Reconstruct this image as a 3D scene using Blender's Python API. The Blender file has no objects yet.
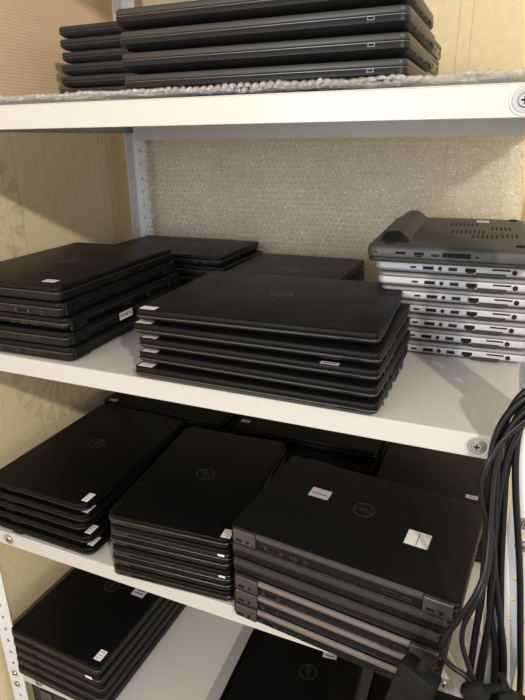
import bpy, bmesh, math, random
from mathutils import Vector, Matrix, noise
random.seed(7)
sc = bpy.context.scene
COL = sc.collection
R = math.radians

# ------------------------------------------------------------ materials
def mat(name, col, rough=.5, metal=0.0, spec=.5, bump=0, bscale=400, var=0, coat=0):
    m = bpy.data.materials.new(name); m.use_nodes = True
    nt = m.node_tree; b = nt.nodes['Principled BSDF']
    b.inputs['Base Color'].default_value = (*col, 1)
    b.inputs['Roughness'].default_value = rough
    b.inputs['Metallic'].default_value = metal
    b.inputs['Specular IOR Level'].default_value = spec
    b.inputs['Coat Weight'].default_value = coat
    tc = nt.nodes.new('ShaderNodeTexCoord')
    n = nt.nodes.new('ShaderNodeTexNoise'); n.inputs['Scale'].default_value = bscale
    nt.links.new(tc.outputs['Object'], n.inputs['Vector'])
    if bump:
        bp = nt.nodes.new('ShaderNodeBump'); bp.inputs['Strength'].default_value = bump
        bp.inputs['Distance'].default_value = .0004
        nt.links.new(n.outputs['Fac'], bp.inputs['Height']); nt.links.new(bp.outputs['Normal'], b.inputs['Normal'])
    if var:
        n2 = nt.nodes.new('ShaderNodeTexNoise'); n2.inputs['Scale'].default_value = 14
        n2.inputs['Detail'].default_value = 5
        nt.links.new(tc.outputs['Object'], n2.inputs['Vector'])
        mr = nt.nodes.new('ShaderNodeMapRange'); mr.inputs['To Min'].default_value = rough - var; mr.inputs['To Max'].default_value = rough + var
        nt.links.new(n2.outputs['Fac'], mr.inputs['Value']); nt.links.new(mr.outputs['Result'], b.inputs['Roughness'])
    return m

M = {}
M['black'] = mat('black_plastic', (.0068, .0068, .0070), .42, spec=.24, bump=.25, bscale=900, var=.07)
M['lid'] = mat('black_lid', (.0048, .0048, .0050), .42, spec=.17, bump=.2, bscale=1200, var=.09)
M['lid_deep'] = mat('deep_black_lid', (.0028, .0028, .0030), .42, spec=.13, bump=.2, bscale=1200, var=.09)
M['dgrey'] = mat('dark_grey_plastic', (.03, .029, .028), .4, spec=.45, var=.05)
M['gloss'] = mat('gloss_black', (.006, .006, .006), .22, spec=.5)
M['rubber'] = mat('rubber', (.01, .01, .01), .8, spec=.2)
M['hole'] = mat('port_hole', (.002, .002, .002), .6, spec=.2)
M['pmetal'] = mat('port_metal', (.12, .12, .12), .35, .8)
M['pdark'] = mat('port_dark_rim', (.03, .03, .03), .35, .3)
M['logo'] = mat('logo_grey', (.085, .085, .088), .3, .7)
M['silver'] = mat('silver_aluminium', (.46, .45, .47), .50, .25, bump=.1, bscale=1500)
M['silverd'] = mat('silver_lid', (.24, .235, .24), .5, .3)
M['grey'] = mat('mid_grey_magnesium', (.06, .059, .058), .5, .1, bump=.3, bscale=900, var=.05)
M['bronze'] = mat('brownish_aluminium', (.33, .30, .285), .28, .7)
M['gun'] = mat('gunmetal_strip', (.11, .106, .104), .28, .65)
M['white'] = mat('sticker_white', (.75, .74, .74), .45)
M['lilac'] = mat('sticker_lilac', (.46, .46, .52), .45)
M['pink'] = mat('sticker_pink', (.60, .42, .45), .5)
M['ink'] = mat('ink', (.04, .04, .05), .6)
M['cable'] = mat('cable_black', (.005, .005, .0065), .34, spec=.38)
M['cloth'] = mat('brick_black', (.006, .006, .006), .5, spec=.2, bump=.4)
M['steel'] = mat('zinc_bolt', (.55, .55, .54), .25, .95)
M['shelf'] = mat('white_powder_coat', (.56, .545, .52), .38, spec=.45, bump=.08, bscale=700, var=.04)
M['post'] = mat('post_powder_coat', (.74, .75, .76), .4, spec=.4, bump=.05, bscale=700)
M['card_in'] = mat('case_black', (.012, .012, .012), .5)

def wall_mat(name, base, line_axis, seams, flowers, petal):
    """wallpaper: fine weave bump, seam lines and radial leaf motifs drawn with math nodes"""
    m = bpy.data.materials.new(name); m.use_nodes = True
    nt = m.node_tree; N = nt.nodes; L = nt.links
    b = N['Principled BSDF']; b.inputs['Roughness'].default_value = .6; b.inputs['Specular IOR Level'].default_value = .25
    geo = N.new('ShaderNodeNewGeometry'); sep = N.new('ShaderNodeSeparateXYZ'); L.new(geo.outputs['Position'], sep.inputs[0])
    def ma(op, a, c=None, d=None, clamp=False):
        n = N.new('ShaderNodeMath'); n.operation = op; n.use_clamp = clamp
        for i, v in enumerate((a, c, d)):
            if v is None: continue
            if isinstance(v, (int, float)): n.inputs[i].default_value = v
            else: L.new(v, n.inputs[i])
        return n.outputs[0]
    H = sep.outputs[line_axis]; Z = sep.outputs[2]
    total = None
    for s, wd in seams:
        f = ma('LESS_THAN', ma('ABSOLUTE', ma('SUBTRACT', H, s)), wd)
        total = f if total is None else ma('MAXIMUM', total, f)
    fl = None
    for (cy, cz, rr, np_) in flowers:
        dy = ma('SUBTRACT', H, cy); dz = ma('SUBTRACT', Z, cz)
        r = ma('SQRT', ma('ADD', ma('MULTIPLY', dy, dy), ma('MULTIPLY', dz, dz)))
        an = ma('ARCTAN2', dz, dy)
        ring = ma('FLOOR', ma('MULTIPLY', r, 1.45 / rr))
        ph = ma('ADD', ma('MULTIPLY', an, np_ / (2 * math.pi)), ma('MULTIPLY', ring, .5))
        tri = ma('MULTIPLY', ma('ABSOLUTE', ma('SUBTRACT', ma('FRACT', ph), .5)), 2.0)   # 0 in petal middle
        rf = ma('FRACT', ma('MULTIPLY', r, 1.45 / rr))
        wdt = ma('MULTIPLY', ma('SINE', ma('MULTIPLY', rf, math.pi)), .72)
        ins = ma('MULTIPLY', ma('SUBTRACT', wdt, tri), 9, clamp=True)
        vein = ma('SUBTRACT', 1.0, ma('LESS_THAN', tri, .06))
        ins = ma('MULTIPLY', ins, ma('ADD', ma('MULTIPLY', vein, .5), .5))
        ins = ma('MULTIPLY', ins, ma('LESS_THAN', r, rr))
        fl = ins if fl is None else ma('MAXIMUM', fl, ins)
    nz = N.new('ShaderNodeTexNoise'); nz.inputs['Scale'].default_value = 60; nz.inputs['Detail'].default_value = 6
    L.new(geo.outputs['Position'], nz.inputs['Vector'])
    def mix(f, a, c):
        n = N.new('ShaderNodeMix'); n.data_type = 'RGBA'
        if isinstance(f, (int, float)): n.inputs[0].default_value = f
        else: L.new(f, n.inputs[0])
        for i, v in ((6, a), (7, c)):
            if isinstance(v, tuple): n.inputs[i].default_value = (*v, 1)
            else: L.new(v, n.inputs[i])
        return n.outputs[2]
    c = mix(nz.outputs['Fac'], tuple(x * .88 for x in base), tuple(min(1, x * 1.1) for x in base))
    if fl is not None: c = mix(ma('MULTIPLY', fl, .62), c, petal)
    if total is not None: c = mix(ma('MULTIPLY', total, .45), c, tuple(x * .55 for x in base))
    L.new(c, b.inputs['Base Color'])
    wv = N.new('ShaderNodeTexNoise'); wv.inputs['Scale'].default_value = 380; L.new(geo.outputs['Position'], wv.inputs['Vector'])
    bp = N.new('ShaderNodeBump'); bp.inputs['Strength'].default_value = .35; bp.inputs['Distance'].default_value = .0008
    L.new(wv.outputs['Fac'], bp.inputs['Height']); L.new(bp.outputs['Normal'], b.inputs['Normal'])
    return m

WB = (.84, .71, .47)
M['wall_l'] = wall_mat('wallpaper_left', WB, 1, [(.282, .0012), (.245, .0009), (.572, .0012), (.604, .002)],
                       [(.331, .66, .155, 22), (.14, 1.03, .15, 18)], (.62, .52, .36))
M['wall_b'] = wall_mat('wallpaper_back', (.80, .67, .42), 0, [(.757, .0012), (.783, .001), (.2, .0012)], [], (.5, .4, .2))

def cardboard():
    m = bpy.data.materials.new('cardboard'); m.use_nodes = True
    nt = m.node_tree; N = nt.nodes; L = nt.links; b = N['Principled BSDF']
    b.inputs['Roughness'].default_value = .75; b.inputs['Specular IOR Level'].default_value = .15
    tc = N.new('ShaderNodeTexCoord'); w = N.new('ShaderNodeTexWave'); w.bands_direction = 'Z'
    w.inputs['Scale'].default_value = 48; w.inputs['Distortion'].default_value = .6; w.inputs['Detail'].default_value = 2
    L.new(tc.outputs['Object'], w.inputs['Vector'])
    r = N.new('ShaderNodeValToRGB'); r.color_ramp.elements[0].color = (.76, .575, .40, 1); r.color_ramp.elements[1].color = (.83, .64, .46, 1)
    L.new(w.outputs['Fac'], r.inputs[0]); L.new(r.outputs[0], b.inputs['Base Color'])
    bp = N.new('ShaderNodeBump'); bp.inputs['Strength'].default_value = .4; bp.inputs['Distance'].default_value = .001
    L.new(w.outputs['Fac'], bp.inputs['Height']); L.new(bp.outputs['Normal'], b.inputs['Normal'])
    return m
M['card'] = cardboard()

def wrap_mat():
    m = bpy.data.materials.new('clear_bubble_film'); m.use_nodes = True
    nt = m.node_tree; N = nt.nodes; L = nt.links
    N.remove(N['Principled BSDF']); out = N['Material Output']
    tr = N.new('ShaderNodeBsdfTransparent'); tr.inputs[0].default_value = (.97, .97, .96, 1)
    gl = N.new('ShaderNodeBsdfGlossy'); gl.inputs['Roughness'].default_value = .07; gl.inputs[0].default_value = (.95, .95, .97, 1)
    d0 = N.new('ShaderNodeBsdfDiffuse'); d0.inputs[0].default_value = (.92, .89, .86, 1)
    t0 = N.new('ShaderNodeBsdfTranslucent'); t0.inputs[0].default_value = (.95, .92, .88, 1)
    df = N.new('ShaderNodeMixShader'); df.inputs[0].default_value = .45; L.new(d0.outputs[0], df.inputs[1]); L.new(t0.outputs[0], df.inputs[2])
    tc = N.new('ShaderNodeTexCoord'); nz = N.new('ShaderNodeTexNoise'); nz.inputs['Scale'].default_value = 230; nz.inputs['Detail'].default_value = 3
    n2 = N.new('ShaderNodeTexNoise'); n2.inputs['Scale'].default_value = 38; n2.inputs['Detail'].default_value = 4; n2.inputs['Distortion'].default_value = 1.2
    L.new(tc.outputs['Object'], nz.inputs['Vector']); L.new(tc.outputs['Object'], n2.inputs['Vector'])
    b1 = N.new('ShaderNodeBump'); b1.inputs['Strength'].default_value = 1; b1.inputs['Distance'].default_value = .0022; L.new(nz.outputs['Fac'], b1.inputs['Height'])
    b2 = N.new('ShaderNodeBump'); b2.inputs['Strength'].default_value = 1; b2.inputs['Distance'].default_value = .008; L.new(n2.outputs['Fac'], b2.inputs['Height']); L.new(b1.outputs[0], b2.inputs['Normal'])
    L.new(b2.outputs[0], gl.inputs['Normal'])
    lw = N.new('ShaderNodeLayerWeight'); lw.inputs[0].default_value = .35
    mg = N.new('ShaderNodeMapRange'); mg.inputs['To Min'].default_value = .42; mg.inputs['To Max'].default_value = .95; L.new(lw.outputs['Facing'], mg.inputs['Value'])
    m1 = N.new('ShaderNodeMixShader'); L.new(mg.outputs[0], m1.inputs[0]); L.new(df.outputs[0], m1.inputs[1]); L.new(gl.outputs[0], m1.inputs[2])
    mr = N.new('ShaderNodeMapRange'); mr.inputs['To Min'].default_value = .26; mr.inputs['To Max'].default_value = .92
    L.new(lw.outputs['Facing'], mr.inputs['Value'])
    m2 = N.new('ShaderNodeMixShader'); L.new(mr.outputs[0], m2.inputs[0]); L.new(tr.outputs[0], m2.inputs[1]); L.new(m1.outputs[0], m2.inputs[2])
    L.new(m2.outputs[0], out.inputs['Surface'])
    return m
M['wrap'] = wrap_mat()

# ------------------------------------------------------------ mesh helpers
def link(name, me, parent=None, loc=None, rot=None):
    o = bpy.data.objects.new(name, me); COL.objects.link(o)
    if parent is not None: o.parent = parent
    if loc is not None: o.location = loc
    if rot is not None: o.rotation_euler = rot
    return o

def tag(o, label, cat, group=None):
    o['label'] = label; o['category'] = cat
    if group: o['group'] = group
    return o

def struct(o):
    o['kind'] = 'structure'; return o

def mesh_of(name, bm, mats, smooth=None):
    me = bpy.data.meshes.new(name)
    bmesh.ops.recalc_face_normals(bm, faces=bm.faces)
    if smooth is not None:
        for e in bm.edges:
            if len(e.link_faces) == 2: e.smooth = e.calc_face_angle(0) < R(smooth)
        for f in bm.faces: f.smooth = True
    bm.to_mesh(me); bm.free()
    for m in mats: me.materials.append(m)
    return me

def bx(bm, x0, x1, y0, y1, z0, z1, mi=0, bev=0):
    vs = [bm.verts.new(p) for p in ((x0,y0,z0),(x1,y0,z0),(x1,y1,z0),(x0,y1,z0),(x0,y0,z1),(x1,y0,z1),(x1,y1,z1),(x0,y1,z1))]
    fs = []
    for q in ((0,3,2,1),(4,5,6,7),(0,1,5,4),(1,2,6,5),(2,3,7,6),(3,0,4,7)):
        f = bm.faces.new([vs[i] for i in q]); f.material_index = mi; fs.append(f)
    if bev:
        es = list({e for f in fs for e in f.edges})
        bmesh.ops.bevel(bm, geom=es, offset=bev, segments=2, affect='EDGES', profile=.5)

def rr_loop(w, d, r, ins, z, n=5):
    pts = []; hw = w/2 - ins; hd = d/2 - ins; r = max(r - ins, .0006)
    for cx, cy, a0 in ((hw-r, hd-r, 0), (-hw+r, hd-r, 90), (-hw+r, -hd+r, 180), (hw-r, -hd+r, 270)):
        for i in range(n+1):
            a = R(a0 + 90*i/n); pts.append((cx + r*math.cos(a), cy + r*math.sin(a), z))
    return pts

def slab(bm, w, d, r, prof, mi=0):
    """rounded-corner slab; prof = [(inset, z)] bottom to top"""
    loops = [[bm.verts.new(p) for p in rr_loop(w, d, r, i, z)] for i, z in prof]
    f = bm.faces.new(loops[0][::-1]); f.material_index = mi
    for a, b in zip(loops, loops[1:]):
        n = len(a)
        for i in range(n):
            f = bm.faces.new((a[i], a[(i+1) % n], b[(i+1) % n], b[i])); f.material_index = mi
    f = bm.faces.new(loops[-1]); f.material_index = mi

def cyl(bm, c, axis, r, h, n=14, mi=0, r2=None):
    axis = Vector(axis).normalized(); u = axis.orthogonal().normalized(); v = axis.cross(u)
    c = Vector(c); r2 = r if r2 is None else r2
    a = [bm.verts.new(c + (u*math.cos(t) + v*math.sin(t))*r) for t in [2*math.pi*i/n for i in range(n)]]
    b = [bm.verts.new(c + axis*h + (u*math.cos(t) + v*math.sin(t))*r2) for t in [2*math.pi*i/n for i in range(n)]]
    for i in range(n):
        f = bm.faces.new((a[i], a[(i+1) % n], b[(i+1) % n], b[i])); f.material_index = mi
    f = bm.faces.new(a[::-1]); f.material_index = mi
    f = bm.faces.new(b); f.material_index = mi

_cache = {}
def cached(key, fn):
    if key not in _cache: _cache[key] = fn()
    return _cache[key]

def text_mesh(s, size, thick=.0001):
    def f():
        cu = bpy.data.curves.new('t', 'FONT'); cu.body = s; cu.size = size; cu.align_x = 'CENTER'; cu.align_y = 'CENTER'
        cu.extrude = thick; cu.resolution_u = 2
        o = bpy.data.objects.new('t', cu)
        me = bpy.data.meshes.new_from_object(o); bpy.data.objects.remove(o); return me
    return cached(('txt', s, size), f)

# ------------------------------------------------------------ laptop pieces
def logo_mesh():
    def f():
        bm = bmesh.new(); bm.from_mesh(text_mesh('DELL', .0135))
        bmesh.ops.scale(bm, vec=(1.05, 1, 1), verts=bm.verts)
        ro, ri, n = .0185, .0165, 40
        L = []
        for rad, z in ((ro, -.0001), (ro, .0003), (ri, .0003), (ri, -.0001)):
            L.append([bm.verts.new((rad*math.cos(2*math.pi*i/n), rad*math.sin(2*math.pi*i/n), z)) for i in range(n)])
        for a in range(4):
            p, q_ = L[a], L[(a+1) % 4]
            for i in range(n): bm.faces.new((p[i], p[(i+1) % n], q_[(i+1) % n], q_[i]))
        return mesh_of('logo', bm, [M['logo']])
    return cached('logo', f)

def sticker_mesh(w, d, style='small'):
    def f():
        bm = bmesh.new(); t = .00025
        bx(bm, -w/2, w/2, -d/2, d/2, 0, t, 0)
        if style == 'small':
            for k in range(3):
                y = d*(.28 - .28*k); bx(bm, -w*.38, w*(.38 - .12*k), y - d*.05, y + d*.05, t, t + .0001, 1)
        elif style == 'bar':
            x = -w*.42
            while x < w*.42:
                s = w*random.uniform(.015, .04); bx(bm, x, x + s, -d*.2, d*.32, t, t + .0001, 2); x += s + w*random.uniform(.015, .035)
        elif style == 'card':
            bx(bm, -w*.46, -w*.02, d*.1, d*.44, t, t + .0001, 1); bx(bm, -w*.4, w*.4, -d*.12, -d*.03, t, t + .0001, 2)
            cyl(bm, (w*.12, d*.12, t), (0, 0, 1), d*.08, .0001, 10, 1); cyl(bm, (w*.14, -d*.2, t), (0, 0, 1), d*.09, .0001, 10, 1)
        elif style == 'line':
            for k in range(9):
                y = -d*.4 + d*.09*k; bx(bm, -w*.03 + w*.012*(k % 3), w*.03, y, y + d*.06, t, t + .0001, 2)
        elif style == 'words':
            for k in range(2):
                y = d*(.12 - .3*k); bx(bm, -w*.36, w*.36, y - d*.06, y + d*.06, t, t + .0001, 2)
        return mesh_of('sticker', bm, [M['lilac'] if style in ('card', 'words') else M['white'], M['pink'], M['ink']])
    return cached(('st', round(w, 4), round(d, 4), style), f)

def on_face(root, name, face, W, D, u, z, me):
    """place a mesh built facing -y (x across, z up) on a side of the slab"""
    if face == 'n': o = link(name, me, root, (u, -D/2, z))
    elif face == 'e': o = link(name, me, root, (W/2, u, z), (0, 0, R(90)))
    return o

def port_mesh(kind):
    def f():
        bm = bmesh.new()
        def fr(w, h, a=1, c=0):
            bx(bm, -w/2, w/2, -.0005, .0006, -h/2, h/2, a); bx(bm, -w/2 + .0008, w/2 - .0008, -.0007, .0006, -h/2 + .0007, h/2 - .0007, c)
        if kind == 'usb': fr(.0135, .0058); bx(bm, -.005, .005, -.0009, 0, .0002, .0014, 2)
        elif kind == 'vga': fr(.031, .0095); [cyl(bm, (s*.0128, -.0005, 0), (0, -1, 0), .0022, .0012, 8, 1) for s in (-1, 1)]
        elif kind == 'dp': fr(.017, .0058)
        elif kind == 'hdmi': fr(.015, .005)
        elif kind == 'rj45': fr(.0165, .0066); bx(bm, -.005, .005, -.0007, 0, -.0052, -.003, 0)
        elif kind == 'jack': cyl(bm, (0, .0003, 0), (0, -1, 0), .0035, .001, 12, 1); cyl(bm, (0, .0003, 0), (0, -1, 0), .0024, .0012, 12, 0)
        elif kind == 'power': cyl(bm, (0, .0003, 0), (0, -1, 0), .0040, .001, 14, 1); cyl(bm, (0, .0003, 0), (0, -1, 0), .0033, .0012, 14, 0); cyl(bm, (0, 0, 0), (0, -1, 0), .0008, .0013, 8, 1)
        elif kind == 'usbc': fr(.0095, .0035)
        elif kind == 'lock': fr(.008, .004)
        elif kind == 'slot': bx(bm, -.013, .013, -.0007, .0006, -.0012, .0012, 0)
        elif kind == 'dark': bx(bm, -.02, .02, -.0007, .0006, -.0035, .0035, 0)
        return mesh_of('port', bm, [M['hole'], M['pmetal'], M['pdark']])
    return cached(('port', kind), f)

def vent_mesh(w, h, n):
    def f():
        bm = bmesh.new()
        for i in range(n):
            x = -w/2 + w*(i + .5)/n; bx(bm, x - w/n*.28, x + w/n*.28, -.0006, .0005, -h/2, h/2, 0)
        return mesh_of('vent', bm, [M['hole']])
    return cached(('vent', w, h, n), f)

def laptop(name_label, group, x, y, z, w, d, t, rz=0, tilt=0, kind='slab', r=.008, base='black', lid='lid',
           ports=(), logo=None, stickers=(), rear=None, lid_h=.0085, feet=True, vents=(), rim=None, cat='laptop'):
    """centre x,y; bottom z; ports = (face, kind, u, z_frac)"""
    root = link('laptop', None, None, (x, y, z), (0, tilt, R(rz))); root.empty_display_size = .05
    tag(root, name_label, cat, group)
    tb = t - lid_h
    def fb():
        bm = bmesh.new()
        if kind == 'wedge': pr = [(.020, .0014), (.009, .0035), (.003, .0075), (0, .0105), (0, tb - .0012), (.0008, tb)]
        elif kind == 'silver': pr = [(.012, .0014), (.007, .0032), (.0015, .0062), (0, .0078), (0, tb - .001), (.0006, tb)]
        else: pr = [(.0035, .0014), (.001, .0028), (0, .0048), (0, tb - .0015), (.001, tb - .0003), (.0016, tb)]
        slab(bm, w, d, r, pr)
        return mesh_of('base', bm, [M[base]], 35)
    ob = link('base', cached(('b', kind, round(w, 4), round(d, 4), round(t, 5), r, base, lid_h), fb), root)
    def fl():
        bm = bmesh.new(); e = .0004
        slab(bm, w - .001, d - .001, r, [(.0022, tb + .0002), (.0004, tb + .0011), (0, tb + .002), (0, t - .0028), (.0006, t - .0012), (.0018, t - .0003), (.0032, t)])
        return mesh_of('lid', bm, [M[lid]], 35)
    ol = link('lid', cached(('l', round(w, 4), round(d, 4), round(t, 5), r, lid, lid_h), fl), root)
    if rim:
        def fr():
            bm = bmesh.new(); slab(bm, w + .0006, d + .0006, r, [(.0003, tb*rim), (0, tb*rim + .0004), (0, tb*rim + .0010), (.0003, tb*rim + .0014)])
            return mesh_of('rim', bm, [M['pmetal']], 35)
        link('rim', cached(('r', round(w, 4), round(d, 4), rim, round(tb, 5), r), fr), root)
    if feet:
        def ff():
            bm = bmesh.new(); cyl(bm, (0, 0, 0), (0, 0, 1), .006, .0024, 12); return mesh_of('rubber_foot', bm, [M['rubber']])
        fm = cached('foot', ff)
        for sx in (-1, 1):
            for sy in (-1, 1): link('rubber_foot', fm, ob, (sx*(w/2 - .03), sy*(d/2 - .03), 0))
    for (face, pk, u, zf) in ports: on_face(ob, 'port', face, w, d, u, tb*zf, port_mesh(pk))
    for (face, u, vw, vh, n, zf) in vents: on_face(ob, 'vent', face, w, d, u, tb*zf, vent_mesh(vw, vh, n))
    if logo:
        link('logo', logo_mesh(), ol, (logo[0], logo[1], t), (0, 0, R(logo[2])))
    for s in stickers:
        sx, sy, sw, sd, st, sr = s[:6]
        face = s[6] if len(s) > 6 else 't'
        if face == 't': o = link('sticker', sticker_mesh(sw, sd, st), ol, (sx, sy, t - .0001), (0, 0, R(sr)))
        elif face == 'n': o = link('sticker', sticker_mesh(sw, sd, st), ob, (sx, -d/2 - .0002, sy), (R(90), 0, 0))
        elif face == 'e': o = link('sticker', sticker_mesh(sw, sd, st), ob, (w/2 + .0034, sx, sy), (R(90), 0, R(90)))
        o['label'] = {'card': 'pale lilac card sticker with pink print', 'line': 'square white sticker with a line of print',
                      'bar': 'white barcode sticker', 'words': 'pale sticker with small print'}.get(st, 'small white sticker with pink print')
    if rear:
        face, style = rear
        ln = w if face == 'n' else d
        def strip():
            bm = bmesh.new()
            m0 = {'hinge': 'gun', 'bronze': 'bronze', 'plain': 'dgrey', 'dark': 'black'}[style]
            a = .050 if style in ('hinge', 'bronze') else .006
            zt = t - .0006; zb = tb - (.001 if style != 'plain' else .004)
            # rounded barrel along the back edge
            prof = [(.002, zb), (-.0018, zb + .0012), (-.0030, (zb + zt)/2), (-.0022, zt - .0016), (.002, zt)]
            L = [[bm.verts.new((s*(ln/2 - a), yy, zz)) for yy, zz in prof] for s in (-1, 1)]
            for i in range(len(prof) - 1): bm.faces.new((L[0][i], L[0][i+1], L[1][i+1], L[1][i]))
            bm.faces.new(L[0][::-1]); bm.faces.new(L[1]); bm.faces.new((L[0][0], L[1][0], L[1][-1], L[0][-1]))
            return mesh_of('hinge_bar', bm, [M[m0]], 40)
        on_face(root, 'hinge_bar', face, w, d, 0, 0, cached(('hb', style, round(ln, 4), round(t, 5), lid_h), strip))
        if style in ('hinge', 'bronze', 'dark'):
            def cap():
                bm = bmesh.new(); bx(bm, -.020, .020, -.0042, .003, tb*.22, t - .001, 0, .0014)
                cyl(bm, (.006, -.0038, tb*.55), (0, -1, 0), .0042, .0008, 14, 2); cyl(bm, (.006, -.0038, tb*.55), (0, -1, 0), .003, .0011, 14, 1)
                cyl(bm, (.0155, -.0038, tb*.40), (0, -1, 0), .0015, .0008, 8, 1)
                bx(bm, -.015, -.004, -.0048, -.003, tb*.42, tb*.62, 1)
                return mesh_of('hinge', bm, [M['black' if style == 'dark' else 'gun'], M['hole'], M['pdark' if style == 'dark' else 'pmetal']])
            cm = cached(('cap', style, round(t, 5), lid_h), cap)
            for s in (-1, 1): on_face(root, 'hinge', face, w, d, s*(ln/2 - .029), 0, cm)
    return root

ORD = ['topmost', 'second from the top', 'third from the top', 'fourth from the top', 'fifth from the top', 'sixth from the top', 'seventh from the top', 'bottom one']
def ordn(i, n): return 'bottom one' if i == n - 1 else ORD[i]

# ------------------------------------------------------------ the place
Z1, Z2, Z3, Z4, Z5 = 1.2159, .8144, .4090, 0.0, -.405
FLOOR = -.46
def wall(name, x0, x1, y0, y1, z0, z1, m):
    bm = bmesh.new(); bx(bm, x0, x1, y0, y1, z0, z1); return struct(link(name, mesh_of(name, bm, [m])))
wall('wall_left', -.205, -.085, -2.2, .82, FLOOR, 2.4, M['wall_l'])
wall('wall_back', -.085, 2.6, .70, .82, FLOOR, 2.4, M['wall_b'])
fm = mat('floor_laminate', (.22, .16, .10), .5, var=.1)
wall('floor', -.205, 2.6, -2.2, .82, FLOOR - .05, FLOOR, fm)

# shelving: shelf boards with folded lips
SX0, SX1, SD = -.027, .943, .655
def bolt(bm, x, y, z, r=.0075):
    cyl(bm, (x, y, z), (0, -1, 0), r*1.55, .0012, 24, 1)
    cyl(bm, (x, y - .0012, z), (0, -1, 0), r, .0022, 20, 1, r*.8)
    for s in (0, 1):
        a = .0009; b_ = r*.5
        bx(bm, x - (b_ if s else a), x + (b_ if s else a), y - .0037, y - .0030, z - (a if s else b_), z + (a if s else b_), 2)
def shelf(z, label, tilt=0):
    root = link('shelf', None, None, (0, 0, z), (0, tilt, 0)); tag(root, label, 'shelf')
    bm = bmesh.new(); h = .033
    bx(bm, SX0, SX1, 0, SD, -.0014, 0)
    bx(bm, SX0, SX1, 0, .0014, -h, -.0014); bx(bm, SX0, SX1, SD - .0014, SD, -h, -.0014); bx(bm, SX0 + .02, SX1 - .02, SD - .040, SD - .034, -.050, -.0014)
    bx(bm, SX0, SX0 + .0014, .0014, SD - .0014, -h, -.0014); bx(bm, SX1 - .0014, SX1, .0014, SD - .0014, -h, -.0014)
    bx(bm, SX0, SX1, .0014, .014, -h, -h + .0014); bx(bm, SX0, SX1, SD - .014, SD - .0014, -h, -h + .0014)
    bx(bm, SX0, SX0 + .014, .014, SD - .014, -h, -h + .0014); bx(bm, SX1 - .014, SX1, .014, SD - .014, -h, -h + .0014)
    bx(bm, SX0 + .02, SX1 - .02, SD*.5 - .03, SD*.5 + .03, -.016, -.0014)
    me = mesh_of('board', bm, [M['shelf']])
    o = link('board', me, root)
    bv = o.modifiers.new('b', 'BEVEL'); bv.width = .0016; bv.segments = 3; bv.limit_method = 'ANGLE'; bv.angle_limit = R(60)
    for x in (.024, .894):
        bm = bmesh.new()
        # pressed dimple ring round the bolt
        n = 32; rings = [(.0155, 0), (.0150, -.0009), (.0138, -.0011), (.0128, -.0004)]
        L = [[bm.verts.new((x + r_*math.cos(2*math.pi*i/n), dy - .0001, -h/2 + r_*math.sin(2*math.pi*i/n))) for i in range(n)] for r_, dy in rings]
        for a, b_ in zip(L, L[1:]):
            for i in range(n): bm.faces.new((a[i], a[(i+1) % n], b_[(i+1) % n], b_[i]))
        bolt(bm, x, 0, -h/2)
        o = link('bolt', mesh_of('bolt', bm, [M['shelf'], M['steel'], M['hole']], 30), root); o['label'] = 'zinc bolt head in a pressed white ring'
    return root
shelf(Z1, 'white steel top shelf covered with bubble wrap, holding the uppermost laptops')
shelf(1.64, 'white steel shelf above the uppermost laptops, just over the top of the photo')
shelf(Z2, 'white steel shelf holding the silver laptops and the middle stacks')
TILT3 = math.atan(.0096/.916)
shelf(Z3, 'white steel shelf just under the one with the silver laptops, fully covered by black stacks', TILT3)
shelf(Z4, 'lowest fully seen white steel shelf with wide empty area right of its stack')
shelf(Z5, 'lowest shelf, under the bottom black stack, carrying the perforated case')

def post(x0, x1, y, side, label, ydir=1):
    """L-profile upright with punched holes: front flange in xz-plane, side flange going ydir"""
    root = link('shelf_post', None, None, (0, y, 0)); tag(root, label, 'shelf post', 'uprights of the shelving')
    zb, zt = FLOOR, 1.66; cx = (x0 + x1)/2; cx = cx; p = .0352; th = .0018
    z0 = .014 - 30*p
    hs = [z0 + k*p for k in range(80) if zb + .02 < z0 + k*p < zt - .02]
    def flange(c, half, flip):
        bm = bmesh.new(); hr = .0042; n = 8
        # strip with real round holes: per cell a square ring of faces
        def V(u, z): return bm.verts.new((c + u, 0, z) if not flip else (c, u, z))
        zs = [zb] + [h_ - p/2 for h_ in hs] + [hs[-1] + p/2, zt]
        for h_ in hs:
            outer = []; inner = []
            for i in range(n*2):
                a = math.pi*2*i/(n*2) + math.pi/(n*2)*0
                cs, sn = math.cos(a), math.sin(a); k = 1/max(abs(cs), abs(sn))
                outer.append(V(cs*k*half, h_ + sn*k*p/2)); inner.append(V(cs*hr, h_ + sn*hr*1.15))
            for i in range(n*2): bm.faces.new((outer[i], outer[(i+1) % (n*2)], inner[(i+1) % (n*2)], inner[i]))
        for a_, b_ in ((zb, hs[0] - p/2), (hs[-1] + p/2, zt)):
            bm.faces.new((V(-half, a_), V(half, a_), V(half, b_), V(-half, b_)))
        bmesh.ops.remove_doubles(bm, verts=bm.verts, dist=.0002)
        return bm
    half = (x1 - x0)/2
    me = mesh_of('flange', flange(cx, half, False), [M['post']]); o = link('flange', me, root)
    s = o.modifiers.new('s', 'SOLIDIFY'); s.thickness = th; s.offset = -1 if ydir > 0 else 1
    xs = x0 if side < 0 else x1
    bm = flange(0, .0175, True)
    bmesh.ops.translate(bm, vec=(xs, ydir*.0175, 0), verts=bm.verts)
    me = mesh_of('flange', bm, [M['post']]); o = link('flange', me, root)
    s = o.modifiers.new('s', 'SOLIDIFY'); s.thickness = th; s.offset = 0
    return root, hs
pl, hs = post(-.0695, -.0225, -.001, -1, 'white perforated upright at the front left, seen beside the lowest stack')
pr, _ = post(.944, .985, -.001, 1, 'white perforated upright at the front right behind the hanging cables')
post(-.042, -.003, .662, -1, 'bluish white perforated upright at the rear left, beside the bubble wrap', -1)
post(.946, .985, .662, 1, 'perforated upright at the rear right, behind the silver laptops', -1)
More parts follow.
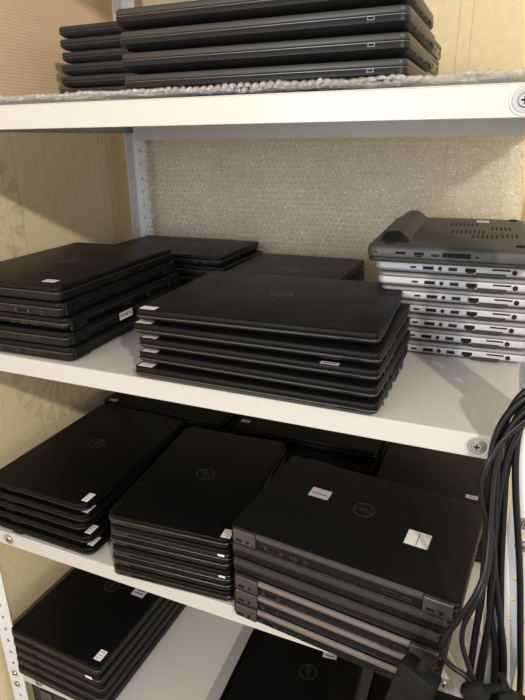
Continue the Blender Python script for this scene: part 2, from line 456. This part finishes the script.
for root, cx, zs in ((pl, -.0475, (-.018, -.053, .385)), (pr, .9645, (.665, .63 + .07, .36))):
    for z in zs:
        bm = bmesh.new(); bolt(bm, cx, -.0005, z, .0058)
        o = link('bolt', mesh_of('bolt', bm, [M['shelf'], M['steel'], M['hole']], 30), root)

# cardboard panel against the left wall above the top shelf
bm = bmesh.new(); bx(bm, -.0825, -.0785, -.3, .69, 1.19, 1.75)
tag(link('cardboard_sheet', mesh_of('cardboard_sheet', bm, [M['card']]), None), 'ribbed tan cardboard sheet standing against the left wall beside the top shelf', 'cardboard')

# perforated black case on the lowest shelf
case = link('computer_case', None, None, (0, 0, 0)); tag(case, 'black perforated metal computer case under the lowest stack of laptops at left', 'computer case')
bm = bmesh.new(); bx(bm, -.022, .19, .018, .45, Z5 + .001, -.040, 0, .002)
link('shell', mesh_of('shell', bm, [M['card_in']]), case)
bm = bmesh.new(); bx(bm, -.016, .184, .012, .018, Z5 + .010, -.044, 0)
for i in range(24):
    for j in range(34):
        cyl(bm, (-.006 + i*.0078, .0122, -.052 - j*.0098), (0, -1, 0), .0026, .0008, 6, 1)
o = link('perforated_panel', mesh_of('perforated_panel', bm, [M['card_in'], M['pmetal']]), case)
bm = bmesh.new(); bx(bm, .010, .045, .009, .013, -.085, -.058, 0); bx(bm, .07, .13, .009, .013, -.115, -.072, 0)
link('expansion_plate', mesh_of('expansion_plate', bm, [M['pmetal']]), case)

# ------------------------------------------------------------ bubble wrap
def wrap_sheet(fn, nu, nv, pitch, hb, seed):
    """fn(u,v)->(point, normal); bubbles in hexagonal rows on a film"""
    bm = bmesh.new(); rnd = random.Random(seed)
    g = 2
    grid = {}
    for i in range(0, nu + 1, g):
        for j in range(0, nv + 1, g):
            grid[i, j] = bm.verts.new(fn(i*pitch, j*pitch)[0])
    for i in range(0, nu - g + 1, g):
        for j in range(0, nv - g + 1, g):
            bm.faces.new((grid[i, j], grid[i+g, j], grid[i+g, j+g], grid[i, j+g]))
    for j in range(nv):
        for i in range(nu):
            u = (i + (.5 if j % 2 else 0) + .3)*pitch; v = (j + .5)*pitch
            if u > nu*pitch: continue
            c, n = fn(u, v); c = Vector(c); n = Vector(n) + Vector((rnd.uniform(-.45, .45), rnd.uniform(-.45, .45), rnd.uniform(-.45, .45))); n.normalize()
            a = n.orthogonal().normalized(); b = n.cross(a); r = pitch*.47; h = hb*rnd.uniform(.55, 1.15)
            rings = []
            for rr_, hh in ((r, 0), (r*.93, h*.55), (r*.6, h*.92)):
                rings.append([bm.verts.new(c + (a*math.cos(t) + b*math.sin(t))*rr_ + n*hh) for t in [2*math.pi*k/7 for k in range(7)]])
            for A, B in zip(rings, rings[1:]):
                for k in range(7): bm.faces.new((A[k], A[(k+1) % 7], B[(k+1) % 7], B[k]))
            bm.faces.new(rings[-1])
    for f in bm.faces: f.smooth = True
    me = bpy.data.meshes.new('bubble_wrap'); bm.to_mesh(me); bm.free(); me.materials.append(M['wrap'])
    return me
def flat_fn(u, v):
    x = -.02 + u; y = .004 + v
    k = 1 if v > .02 else 1.6
    z = Z1 + .0035 + (.0028*noise.noise((x*14, y*14, 3)) + .0012)*k
    return (x, y, z), (0, 0, 1)
tag(link('bubble_wrap', wrap_sheet(flat_fn, 95, 62, .0101, .0045, 1)), 'clear bubble wrap lying flat on the top shelf under the laptops', 'bubble wrap')
def flat_fn2(u, v):
    x = -.025 + u; y = .001 + v
    e = max(0, 1 - v/.03)
    z = Z1 + .0095 + .003*noise.noise((x*22, y*10, 9)) - .001*e + .0015*abs(noise.noise((x*60, 4, 9)))
    return (x, y, z), (0, -.5*e, 1)
tag(link('bubble_wrap', wrap_sheet(flat_fn2, 95, 4, .0101, .0042, 5)), 'folded front edge of bubble wrap along the top shelf lip', 'bubble wrap')
def hang_fn(u, v):
    x = -.004 + u; z = Z2 - .0 + .004 + v
    y = .640 + .010*noise.noise((x*7, z*4, 1)) + .006*noise.noise((x*22, z*14, 7)) - .006*max(0, math.sin(x*40 + 3*z))*max(0, .2 - x)*5
    nx = (noise.noise((x*7 + .2, z*4, 1)) - noise.noise((x*7 - .2, z*4, 1)))*.6
    return (x, y, z), (-nx*.0 + .3*noise.noise((x*25, z*25, 2)), -1, .3*noise.noise((x*25, z*25, 12)))
tag(link('bubble_wrap', wrap_sheet(hang_fn, 76, 29, .0121, .0050, 2)), 'clear bubble wrap sheet hanging at the back behind the silver laptops', 'bubble wrap')

# ------------------------------------------------------------ stacks
# second shelf, front middle: wide black laptops, front edge to the viewer
G = 'black laptops in the front middle stack of the second shelf'
rows = [(.5735, .1405, 2.0, .366, .280), (.5765, .1290, 0, .380, .268), (.5809, .1255, -.5, .372, .262), (.5815, .1230, -1.2, .374, .262), (.5775, .1185, -.3, .382, .258)]
T = .0230
what = ['lid fully in view', 'jutting out left', 'pale label near right edge', 'white corner sticker', 'resting on white shelf']
for i, (x, y, a, w, d) in enumerate(rows):
    st = [(-w/2 + .019, -d/2 + .0125, .026, .015, 'small', 0)]
    if i == 2: st.append((w*.32, -d/2 + .006, .026, .009, 'words', 0))
    laptop(f'wide black laptop, {what[i]}, {ordn(i,5)} of front middle stack', G, x, y, Z2 + T*(4-i), w, d, T, a, kind='wedge', r=.010,
           base='black', lid='lid', logo=(0, .012, 180) if i == 0 else None, stickers=st,
           ports=[('n', 'slot', w*.40, .8), ('e', 'usb', -.06, .55), ('e', 'hdmi', -.03, .55), ('e', 'rj45', .06, .55), ('e', 'jack', -.09, .55)],
           vents=[('e', .015, .04, .004, 9, .5), ('n', w*.30, .014, .0016, 3, .75)], rim=.82)

# second shelf, left stack: sides with ports to the viewer, rear hinges to the right
G = 'black laptops in the left stack of the second shelf'
T = .0262
A = [(.2435, .008), (.2445, .006), (.250, .008), (.246, .010), (.248, .010)]
feat = ['with white sticker', 'with screen connector', 'with tapered edge', 'with white barcode label', 'on white shelf']
ang = [1.5, 1.5, 1, 1.8, 1.5]
for i, (cxr, cyr) in enumerate(A):
    w, d = .257, .372; a = R(ang[i])
    x = cxr - math.cos(a)*w/2 - math.sin(a)*d/2; y = cyr - math.sin(a)*w/2 + math.cos(a)*d/2
    pts = [('n', 'vga', .048, .5), ('n', 'usb', .006, .45), ('n', 'usb', -.014, .45), ('n', 'jack', .088, .4), ('n', 'hdmi', -.04, .45)] if i in (1,) else \
          [('n', 'usb', .04, .7), ('n', 'usb', .062, .7), ('n', 'jack', .015, .7), ('n', 'dp', -.03, .7)]
    if i == 0: pts = []
    st = [(w/2 - .045, -d/2 + .035, .026, .017, 'small', 0)] if i == 0 else []
    if i == 3: st = [(-.02, .013, .042, .014, 'bar', 0, 'e')]
    laptop(f'thick black laptop {feat[i]}, {ordn(i,5)} of second shelf left stack', G, x, y, Z2 + T*(4-i), w, d, T, ang[i], kind='wedge' if i == 2 else 'slab', r=.010,
           ports=pts + [('e', 'usb', -.02, .4), ('e', 'dp', .0, .4), ('e', 'usb', .06, .4)], stickers=st, logo=(.0, 0, -90) if i == 0 else None,
           rear=('e', 'dark') if i else None, vents=[('e', .10, .05, .006, 10, .45)], rim=.85)

# second shelf, rear left stack
G = 'black laptops in the rear left stack of the second shelf'
T = .0216
for i in range(5):
    laptop(f'black laptop, {ordn(i,5)} of stack behind the thick port-sided laptops', G,
           .1615 + (0, .014, -.004, .004, 0)[i], .5325 + (0, -.006, .004, 0, 0)[i], Z2 + T*(4-i), .330, .222, T, (.5, -1, 0, .8, 0)[i],
           stickers=[(-.149, -.062, .024, .014, 'small', 0)] if i == 0 else [], ports=[('n', 'usb', .1, .5), ('n', 'jack', .125, .5)], rim=.8)
# second shelf, rear middle stack
G = 'black laptops in the rear middle stack of the second shelf'
T = .0225
for i in range(4):
    laptop(f'black laptop, {ordn(i,4)} of low stack between front middle stack and bubble wrap', G,
           .4855 + (0, .003, -.002, 0)[i], .4325 + (0, -.003, 0, 0)[i], Z2 + T*(3-i), .252, .315, T, 0, logo=(0, .0, 180) if i == 0 else None)
# second shelf, right stack: silver laptops, port side to the viewer
G = 'silver laptops in the right stack of the second shelf'
T = .0243
offs = [(.700, .226), (.704, .230), (.709, .236), (.709, .242), (.708, .246), (.705, .250), (.709, .252)]
for i, (xl, yn) in enumerate(offs):
    w, d = .240, .335; a = R(2.5); x = xl + w/2*math.cos(a); y = yn + d/2 + w/2*math.sin(a)
    px = [('n', 'usbc', .060), ('n', 'dp', .083), ('n', 'jack', .101), ('n', 'usb', .120), ('n', 'rj45', .146), ('n', 'slot', .190), ('n', 'power', .209)]
    r_ = laptop(f'slim silver laptop with side ports, {ordn(i,7)} of the seven silver ones', G, x, y, Z2 + T*(6-i), w, d, T, 2.5, kind='silver', r=.012,
           base='silver', lid='silverd', lid_h=.0068, ports=[(f, k, u - w/2, .82 if k == 'slot' else .66) for f, k, u in px])
    bm = bmesh.new(); bx(bm, -.021, .021, -.0012, .004, -.0032, .0026, 0, .0008)
    on_face(r_, 'docking_connector', 'n', w, d, .176 - w/2, (T - .0068)*.34, cached('dock', lambda: mesh_of('docking_connector', bm, [M['dgrey']])))
# grey laptop lying upside down on top of them
root = link('laptop', None, None, (.693 + .122, .192 + .18, Z2 + T*7), (0, 0, R(2.0)))
tag(root, 'thick dark grey laptop lying upside down on the silver stack, battery hump at left', 'laptop')
W_, D_, T_ = .245, .36, .0265
bm = bmesh.new(); slab(bm, W_ - .004, D_ - .004, .014, [(.003, .0004), (.0005, .0016), (0, .003), (0, .0066), (.001, .0074)])
link('lid', mesh_of('lid', bm, [M['dgrey']], 35), root)
bm = bmesh.new(); slab(bm, W_, D_, .018, [(.002, .0078), (.0004, .009), (0, .011), (0, T_ - .006), (.002, T_ - .0025), (.006, T_ - .0006), (.012, T_)])
link('base', mesh_of('base', bm, [M['grey']], 35), root)
for k, u, zz in (('lock', .015, .016), ('dp', .053, .016), ('rj45', .080, .016), ('usb', .104, .015), ('dark', .134, .016), ('jack', .163, .015)):
    on_face(root, 'port', 'n', W_, D_, u - W_/2, zz, port_mesh(k))
bm = bmesh.new()
for g_, (gx, gy, n_) in enumerate(((-.005, -.03, 8), (.03, -.075, 6), (-.01, .06, 7), (.06, .02, 5), (.075, -.06, 4))):
    for k in range(n_):
        x = gx + k*.0072; bx(bm, x, x + .0028, gy + .006*k*.2, gy + .035 + .006*k*.2, T_ - .0002, T_ + .0004)
link('vent', mesh_of('vent', bm, [M['hole']]), root)
bm = bmesh.new()   # battery hump: rounded trapezoid running front to back
pr = [(x_ + .006, z_) for x_, z_ in ((-.114, T_ - .004), (-.111, T_ + .008), (-.105, T_ + .0125), (-.088, T_ + .0135), (-.080, T_ + .009), (-.068, T_ - .001))]
Ls = [[bm.verts.new((x_, y_, z_)) for x_, z_ in pr] for y_ in (-.12, .168)]
for k in range(len(pr)): bm.faces.new((Ls[0][k], Ls[0][(k+1) % len(pr)], Ls[1][(k+1) % len(pr)], Ls[1][k]))
bm.faces.new(Ls[0]); bm.faces.new(Ls[1][::-1])
bat = link('battery', mesh_of('battery', bm, [M['dgrey']], 50), root)
bm = bmesh.new()
Ls = [[bm.verts.new((x_*1 + (0 if y_ > -.13 else 0), y_, T_ + (z_ - T_)*s_)) for x_, z_ in pr] for y_, s_ in ((-.1205, 1.03), (-.134, .72), (-.150, .15))]
for A_, B_ in zip(Ls, Ls[1:]):
    for k in range(len(pr)): bm.faces.new((A_[k], A_[(k+1) % len(pr)], B_[(k+1) % len(pr)], B_[k]))
bm.faces.new(Ls[0]); bm.faces.new(Ls[-1][::-1])
link('end_cap', mesh_of('end_cap', bm, [M['black']], 40), bat)
link('sticker', sticker_mesh(.022, .03, 'small'), root, (.045, .13, T_), (0, 0, 0))
for sx, sy in ((-.09, -.16), (.10, -.14), (.10, .155)):
    bm = bmesh.new(); cyl(bm, (0, 0, 0), (0, 0, 1), .008, .0025, 14, 0, .007); link('rubber_foot', mesh_of('rubber_foot', bm, [M['rubber']], 40), root, (sx, sy, T_ - .0003))

# ---- third shelf (slightly sagging to the right)
def z3(x): return Z3 - math.tan(TILT3)*x
G = 'black laptops in the left stack of the third shelf'
T = .0228
for i, dx in enumerate((-.001, -.001, -.012, .003, .008)):
    w, d, a = .253, .376, (-1.0, -.8, -.6, -1.2, -.8)[i]
    x = .1085 + dx; y = .199 + (0, -.004, -.003, -.007, -.012)[i]
    laptop(f'large black laptop, white corner sticker, {ordn(i,5)} of left stack on third shelf', G, x, y, z3(x) + T*(4-i), w, d, T, a, TILT3, kind='wedge', r=.020,
           base='black', lid='lid_deep', stickers=[(w/2 - .014, -d/2 + .028, .014, .026, 'small', 0)], logo=(-.008, .012, -90) if i == 0 else None, ports=[('n', 'slot', -.06, .6)])
G = 'black laptops in the middle stack of the third shelf'
T = .0216
feat = ['with round logo and row of side ports', 'with long side vent and tiny white tag', 'third', 'x', 'x', 'x']
for i in range(6):
    w, d, a = .244, .346, 4.4
    x = .4010 + (0, .001, -.001, .002, .001, .002)[i]; y = .1725 - .0012*i
    st = [(w/2 - .0135, -d/2 + .017, .017, .022, 'small', 0)] if i == 0 else ([(w/2 - .02, .011, .012, .0045, 'small', 0, 'n')] if i in (1, 3) else [])
    laptop(f'rounded black laptop, {ordn(i,6)} of stack left of the sticker-lidded heavy ones', G, x, y, z3(x) + T*(5-i) + .0003, w, d, T, a, TILT3, kind='slab', r=.017,
           base='gloss', lid='lid_deep', stickers=st, logo=(0, .0, -60) if i == 0 else None, rim=.18 if i % 2 else .9,
           ports=[('n', 'lock', -.095, .5), ('n', 'hdmi', -.072, .5), ('n', 'usb', -.045, .5), ('n', 'usb', -.018, .5)] if i == 0 else [('n', 'lock', -.1, .5)],
           vents=[('n', -.055 if i else .06, .05, .0045, 14, .5)])
G = 'black laptops in the right front stack of the third shelf'
T = .0300
feat = ['with two pale lid stickers, topmost', 'with plain dark rear, second', 'with plain dark rear, third', 'with brownish metal strip, fourth', 'with brownish metal strip, fifth', 'with metal strip, bottom one']
for i in range(6):
    w = (.360, .350, .342, .346, .344, .342)[i]; d, a = .243, -5.6
    x = .7345 + (0, -.004, -.007, -.004, -.006, -.008)[i]; y = .0930 + (0, .001, .0, -.002, -.001, -.002)[i]
    st = [(-.0835, .026, .036, .026, 'card', 0), (.0965, -.014, .036, .036, 'line', 0)] if i == 0 else []
    pts = [('n', 'vga', -.10, .5), ('n', 'usb', -.065, .45), ('n', 'dp', .085, .5), ('n', 'usb', .108, .5), ('n', 'jack', -.045, .45)] if i not in (1, 2) else []
    laptop(f'heavy black laptop {feat[i]} of stack beside hanging cables', G, x, y, z3(x) + T*(5-i) + .001, w, d, T, a, TILT3, r=.009, base='black',
           lid='lid' if i == 0 else 'black', stickers=st, ports=pts, rear=('n', 'hinge' if i == 0 else 'plain' if i in (1, 2) else 'bronze'), lid_h=.0095,
           logo=(-.001, .017, 0) if i == 0 else None, vents=[('e', .02, .06, .006, 10, .5)])
# rear row on the third shelf
G = 'black laptops in the rear row of the third shelf'
T = .0235
for (x, y, w, d, n, tag_, st) in ((.150, .510, .345, .232, 5, 'rear left', (-.145, -.105)), (.529, .518, .338, .236, 5, 'rear middle', (-.154, -.088)), (.8335, .440, .232, .335, 5, 'rear right', (.068, -.128))):
    for i in range(n):
        laptop(f'shaded black laptop, {ordn(i,n)} of {tag_} stack on third shelf', G, x + (0, .004, -.003, .002, 0)[i], y + (0, -.040 if tag_ == 'rear middle' else .002, .001, -.002, 0)[i], z3(x) + T*(n-1-i) + .0008, w, d, T, 0, TILT3, base='gloss' if tag_ != 'rear right' else 'black', lid='lid_deep' if tag_ != 'rear right' else 'lid',
               stickers=[(st[0], st[1], .022, .012, 'words', 0)] if i == 0 or (i == 1 and tag_ == 'rear middle') else [])

# ---- fourth shelf
G = 'black laptops in the left stack of the fourth shelf'
T = .0268
for i in range(5):
    w, d, a = .254, .374, (-2.7, -2.5, -2.2, -2.6, -2.4)[i]
    x = .1090 + (0, .001, .001, .001, .000)[i]; y = .175 + (0, -.001, -.001, -.002, -.003)[i]
    st = [(w/2 - .017, -d/2 + .030, .018, .026, 'small', 0), (.077, .026, .034, .030, 'words', 0)] if i == 0 else ([(w/2 - .03, .018, .018, .007, 'small', 0, 'n')] if i == 1 else [])
    laptop(f'large black laptop, {ordn(i,5)} of left stack on lowest visible shelf', G, x, y, T*(4-i) + .0005, w, d, T, a, lid='lid_deep', r=.008, stickers=st,
           logo=(.001, .013, -90) if i == 0 else None, ports=[('n', 'dp', -.06, .5), ('n', 'usb', .02, .5), ('n', 'jack', .07, .5), ('e', 'usb', -.1, .5), ('e', 'usb', 0, .5)], rim=.86)
G = 'black laptops in the right part of the fourth shelf'
T = .025
for i in range(4):
    laptop(f'black laptop, {ordn(i,4)} of stack below the heavy laptops, bottom edge of photo', G, .610 + (0, -.022, -.016, -.02)[i], .178 + (0, .01, .004, .008)[i], T*(3-i) + .0005, .246, .35, T, 1.5, lid='lid_deep',
           logo=(.017, -.011, -75) if i == 0 else None, stickers=[(.050, .047, .030, .020, 'words', 4)] if i == 0 else [])
for i in range(3):
    laptop(f'black laptop, {ordn(i,3)} of dark bottom stack below the power adapters', G, .852, .20, T*(2-i) + .0005, .19 + .01*i, .34, T, 0, lid='lid_deep')

# ---- top shelf
ZW = Z1 + .0105
G = 'black laptops in the front stack of the top shelf'
T = .0262
for i in range(4):
    w, d = .384, .238
    laptop(f'wide black laptop, {ordn(i,4)} of front stack on top shelf', G, .5755 + (-.004, .0, .0, .001)[i], .030 + d/2, ZW + T*(3-i) - (.004 if i == 3 else .004), w, d, T, (0, -.3, .4, 0)[i], kind='wedge', r=.012, base='black', lid='dgrey', rim=.93,
           ports=[('n', 'lock', .15, .85), ('e', 'usb', -.06, .6), ('e', 'usb', .0, .6), ('e', 'hdmi', .04, .6)], vents=[('e', .07, .03, .004, 8, .6)])
G = 'black laptops in the rear left stack of the top shelf'
T = .0218
for i in range(7):
    laptop(f'tapered black laptop, {ordn(i,7)} of rear left stack on top shelf', G, .042 + .168 - .0032*i + (0, .002, .003, .004, .003, 0, 0)[i], .31 + .12 + (0, 0, .004, 0, 0, 0, 0)[i], ZW - .006 + T*(6-i), .33, .235, T, 0, kind='wedge', r=.012, base='dgrey', lid='dgrey')
G = 'black laptops in the rear right stack of the top shelf'
T = .0245
for i in range(4):
    laptop(f'black laptop, {ordn(i,4)} of rear right stack on top shelf', G, .746 - .16 + (0, -.002, .004, -.002)[i], .305 + .118, ZW - .002 + T*(3-i), .32, .236, T, 0, kind='slab', r=.006, base='gun', lid='dgrey', ports=[('e', 'jack', .08, .5), ('e', 'usb', .02, .5)])

# ------------------------------------------------------------ cables
def tube(pts, r, n=10, closed=False):
    cu = bpy.data.curves.new('c', 'CURVE'); cu.dimensions = '3D'; cu.bevel_depth = r; cu.bevel_resolution = 3; cu.resolution_u = 10
    s = cu.splines.new('NURBS'); s.points.add(len(pts) - 1); s.use_endpoint_u = True; s.order_u = 4
    for p, q in zip(s.points, pts): p.co = (*q, 1)
    o = bpy.data.objects.new('c', cu); me = bpy.data.meshes.new_from_object(o); bpy.data.objects.remove(o)
    for p in me.polygons: p.use_smooth = True
    me.materials.append(M['cable']); return me
HOOK = [(.985, -.02, .955), (.965, -.045, .94)]
C = [
 ([(0.946, -0.021, 0.899), (0.92, -0.021, 0.856), (0.911, -0.021, 0.821), (0.912, -0.03, 0.771), (0.917, -0.03, 0.713), (0.922, -0.03, 0.652), (0.926, -0.03, 0.587), (0.924, -0.03, 0.516), (0.927, -0.03, 0.392), (0.927, -0.03, 0.272)], 0.0048, 'thick black cable on the left of the hanging bundle, running straight down'),
 ([(0.945, -0.017, 0.906), (0.925, -0.017, 0.869), (0.918, -0.017, 0.827), (0.921, -0.024, 0.769), (0.927, -0.024, 0.697), (0.933, -0.024, 0.65), (0.945, -0.024, 0.589), (0.957, -0.024, 0.541), (0.972, -0.024, 0.465), (0.971, -0.024, 0.401), (0.952, -0.024, 0.278)], 0.0042, 'black cable crossing to the right beside the perforated upright'),
 ([(0.947, -0.008, 0.889), (0.929, -0.008, 0.842), (0.929, -0.012, 0.796), (0.934, -0.012, 0.741), (0.939, -0.012, 0.681), (0.945, -0.012, 0.619), (0.954, -0.012, 0.554), (0.972, -0.012, 0.402), (0.971, -0.012, 0.287)], 0.0044, 'black cable at the back of the hanging bundle'),
 ([(0.947, -0.009, 0.892), (0.936, -0.007, 0.836), (0.94, -0.011, 0.783), (0.952, -0.011, 0.713), (0.969, -0.011, 0.623), (0.983, -0.011, 0.511), (0.999, -0.011, 0.41), (1.003, -0.011, 0.274)], 0.0044, 'rightmost black cable hanging over the perforated upright'),
 ([(0.943, -0.025, 0.881), (0.915, -0.025, 0.823), (0.918, -0.036, 0.746), (0.925, -0.06, 0.675), (0.918, -0.085, 0.648), (0.903, -0.085, 0.603), (0.885, -0.085, 0.559), (0.883, -0.085, 0.529), (0.903, -0.085, 0.512), (0.92, -0.085, 0.509), (0.945, -0.085, 0.485), (0.959, -0.085, 0.431), (0.957, -0.085, 0.335)], 0.0037, 'black cable bending in a wide loop in front of the heavy laptops'),
 ([(0.938, -0.028, 0.882), (0.913, -0.028, 0.811), (0.92, -0.043, 0.73), (0.927, -0.06, 0.672), (0.922, -0.085, 0.641), (0.907, -0.085, 0.601), (0.905, -0.085, 0.565), (0.915, -0.085, 0.537), (0.925, -0.085, 0.51), (0.945, -0.085, 0.472), (0.948, -0.085, 0.323)], 0.0033, 'thin black cable curling inside the wide loop'),
 ([(0.954, -0.014, 0.888), (0.928, -0.014, 0.818), (0.926, -0.021, 0.732), (0.933, -0.021, 0.631), (0.938, -0.021, 0.553), (0.951, -0.021, 0.522), (0.957, -0.021, 0.47), (0.962, -0.021, 0.383), (0.954, -0.021, 0.251)], 0.0046, 'black cable in the middle of the hanging bundle'),
 ([(0.948, -0.027, 0.866), (0.92, -0.028, 0.83), (0.907, -0.044, 0.801), (0.903, -0.044, 0.772), (0.907, -0.044, 0.744), (0.919, -0.042, 0.719), (0.931, -0.039, 0.684), (0.936, -0.032, 0.606), (0.941, -0.032, 0.483), (0.947, -0.032, 0.278)], 0.0035, 'thin black cable bowing out to the left beside the shelf bolt'),
 ([(0.948, -0.007, 0.898), (0.934, -0.007, 0.838), (0.93, -0.01, 0.759), (0.937, -0.01, 0.689), (0.942, -0.01, 0.598), (0.94, -0.01, 0.498), (0.935, -0.01, 0.297)], 0.0046, 'black cable nearest the laptops at the rear of the bundle'),
]
for k, (pts, r, lab) in enumerate(C):
    pts = [(1.06, -.012 - .004*k, .880 + .002*k), (1.0, pts[0][1]*.6 - .008, .915 + .002*k)] + pts
    tag(link('power_cable', tube(pts, r)), lab, 'cable', 'black cables hanging at the right of the shelving')

def brick(loc, rot, size, label):
    root = link('power_adapter', None, None, loc, rot); tag(root, label, 'power adapter', 'power adapters among the cables')
    w, d, h = size
    bm = bmesh.new(); bx(bm, -w/2, w/2, -d/2, d/2, -h/2, h/2, 0, .006); link('housing', mesh_of('housing', bm, [M['cloth']], 40), root)
    bm = bmesh.new(); cyl(bm, (0, 0, h/2 - .001), (0, 0, 1), .007, .02, 12, 0, .0045); link('strain_relief', mesh_of('strain_relief', bm, [M['rubber']], 40), root)
    bm = bmesh.new(); bx(bm, -w*.3, w*.3, -d/2 - .0003, -d/2, -h*.3, h*.3); link('rating_label', mesh_of('rating_label', bm, [M['black'], M['white']]), root)
    return root
brick((.849, -.105, .442), (R(-6), R(10), R(-20)), (.052, .03, .15), 'black power adapter brick hanging in front of the heavy laptops stack')
brick((.925, -.085, .385), (R(4), R(-25), R(25)), (.045, .028, .12), 'black power adapter at the bottom among the cable loops')
brick((.985, -.06, .42), (R(4), R(18), R(-25)), (.045, .03, .10), 'black power adapter at the bottom right in front of the upright')
# plug connectors
def plug(loc, rot, label):
    root = link('plug', None, None, loc, rot); tag(root, label, 'plug')
    bm = bmesh.new(); slab(bm, .024, .018, .006, [(.002, -.016), (0, -.012), (0, .010), (.004, .018)]); link('body', mesh_of('body', bm, [M['rubber']], 40), root)
    bm = bmesh.new()
    for k in range(5): cyl(bm, (0, 0, .018 + k*.005), (0, 0, 1), .0060 - .0004*k, .003, 12)
    cyl(bm, (0, 0, .016), (0, 0, 1), .0042, .03, 10); link('strain_relief', mesh_of('strain_relief', bm, [M['rubber']], 40), root)
plug((.932, -.09, .492), (R(10), R(42), 0), 'black ribbed cable plug tilted between the cable loops')
plug((.975, -.075, .475), (R(0), R(-20), 0), 'black cable plug beside the bottom right power adapter')

# ------------------------------------------------------------ light
def lamp(name, kind, loc, energy, col, size=None, target=None):
    l = bpy.data.lights.new(name, kind); l.energy = energy; l.color = col
    if kind == 'POINT': l.shadow_soft_size = size
    if kind == 'AREA': l.shape = 'RECTANGLE'; l.size, l.size_y = size
    o = link(name, l, None, loc)
    if target: o.rotation_euler = (Vector(target) - Vector(loc)).to_track_quat('-Z', 'Y').to_euler()
    return o
lamp('room_lamp', 'POINT', (1.95, -1.55, 2.0), 62, (1.0, .89, .74), .04)
lamp('window_daylight', 'AREA', (-.1, -2.3, 1.25), 24, (.80, .89, 1.0), (1.0, .9), (.4, .3, .8))
w = bpy.data.worlds.new('world'); sc.world = w; w.use_nodes = True
bg = w.node_tree.nodes['Background']; bg.inputs[0].default_value = (1.0, .95, .88, 1); bg.inputs[1].default_value = .42

# ------------------------------------------------------------ camera
yaw, pitch, roll, f = .3965, .359, -.0124, 562.0
cam = bpy.data.cameras.new('camera'); cam.sensor_fit = 'VERTICAL'; cam.sensor_height = 35; cam.lens = f/700*35
co = link('camera', cam, None, (.8854, -.6788, 1.1652))
fwd = Vector((-math.sin(yaw)*math.cos(pitch), math.cos(yaw)*math.cos(pitch), -math.sin(pitch)))
right = Vector((math.cos(yaw), math.sin(yaw), 0)); up = right.cross(fwd)
r2 = right*math.cos(roll) + up*math.sin(roll); u2 = up*math.cos(roll) - right*math.sin(roll)
co.matrix_world = Matrix(((r2.x, u2.x, -fwd.x, co.location.x), (r2.y, u2.y, -fwd.y, co.location.y), (r2.z, u2.z, -fwd.z, co.location.z), (0, 0, 0, 1)))
cam.clip_start = .02
sc.camera = co
sc.view_settings.view_transform = 'Standard'; sc.view_settings.look = 'None'; sc.view_settings.gamma = 1
sc.view_settings.exposure = 1.12
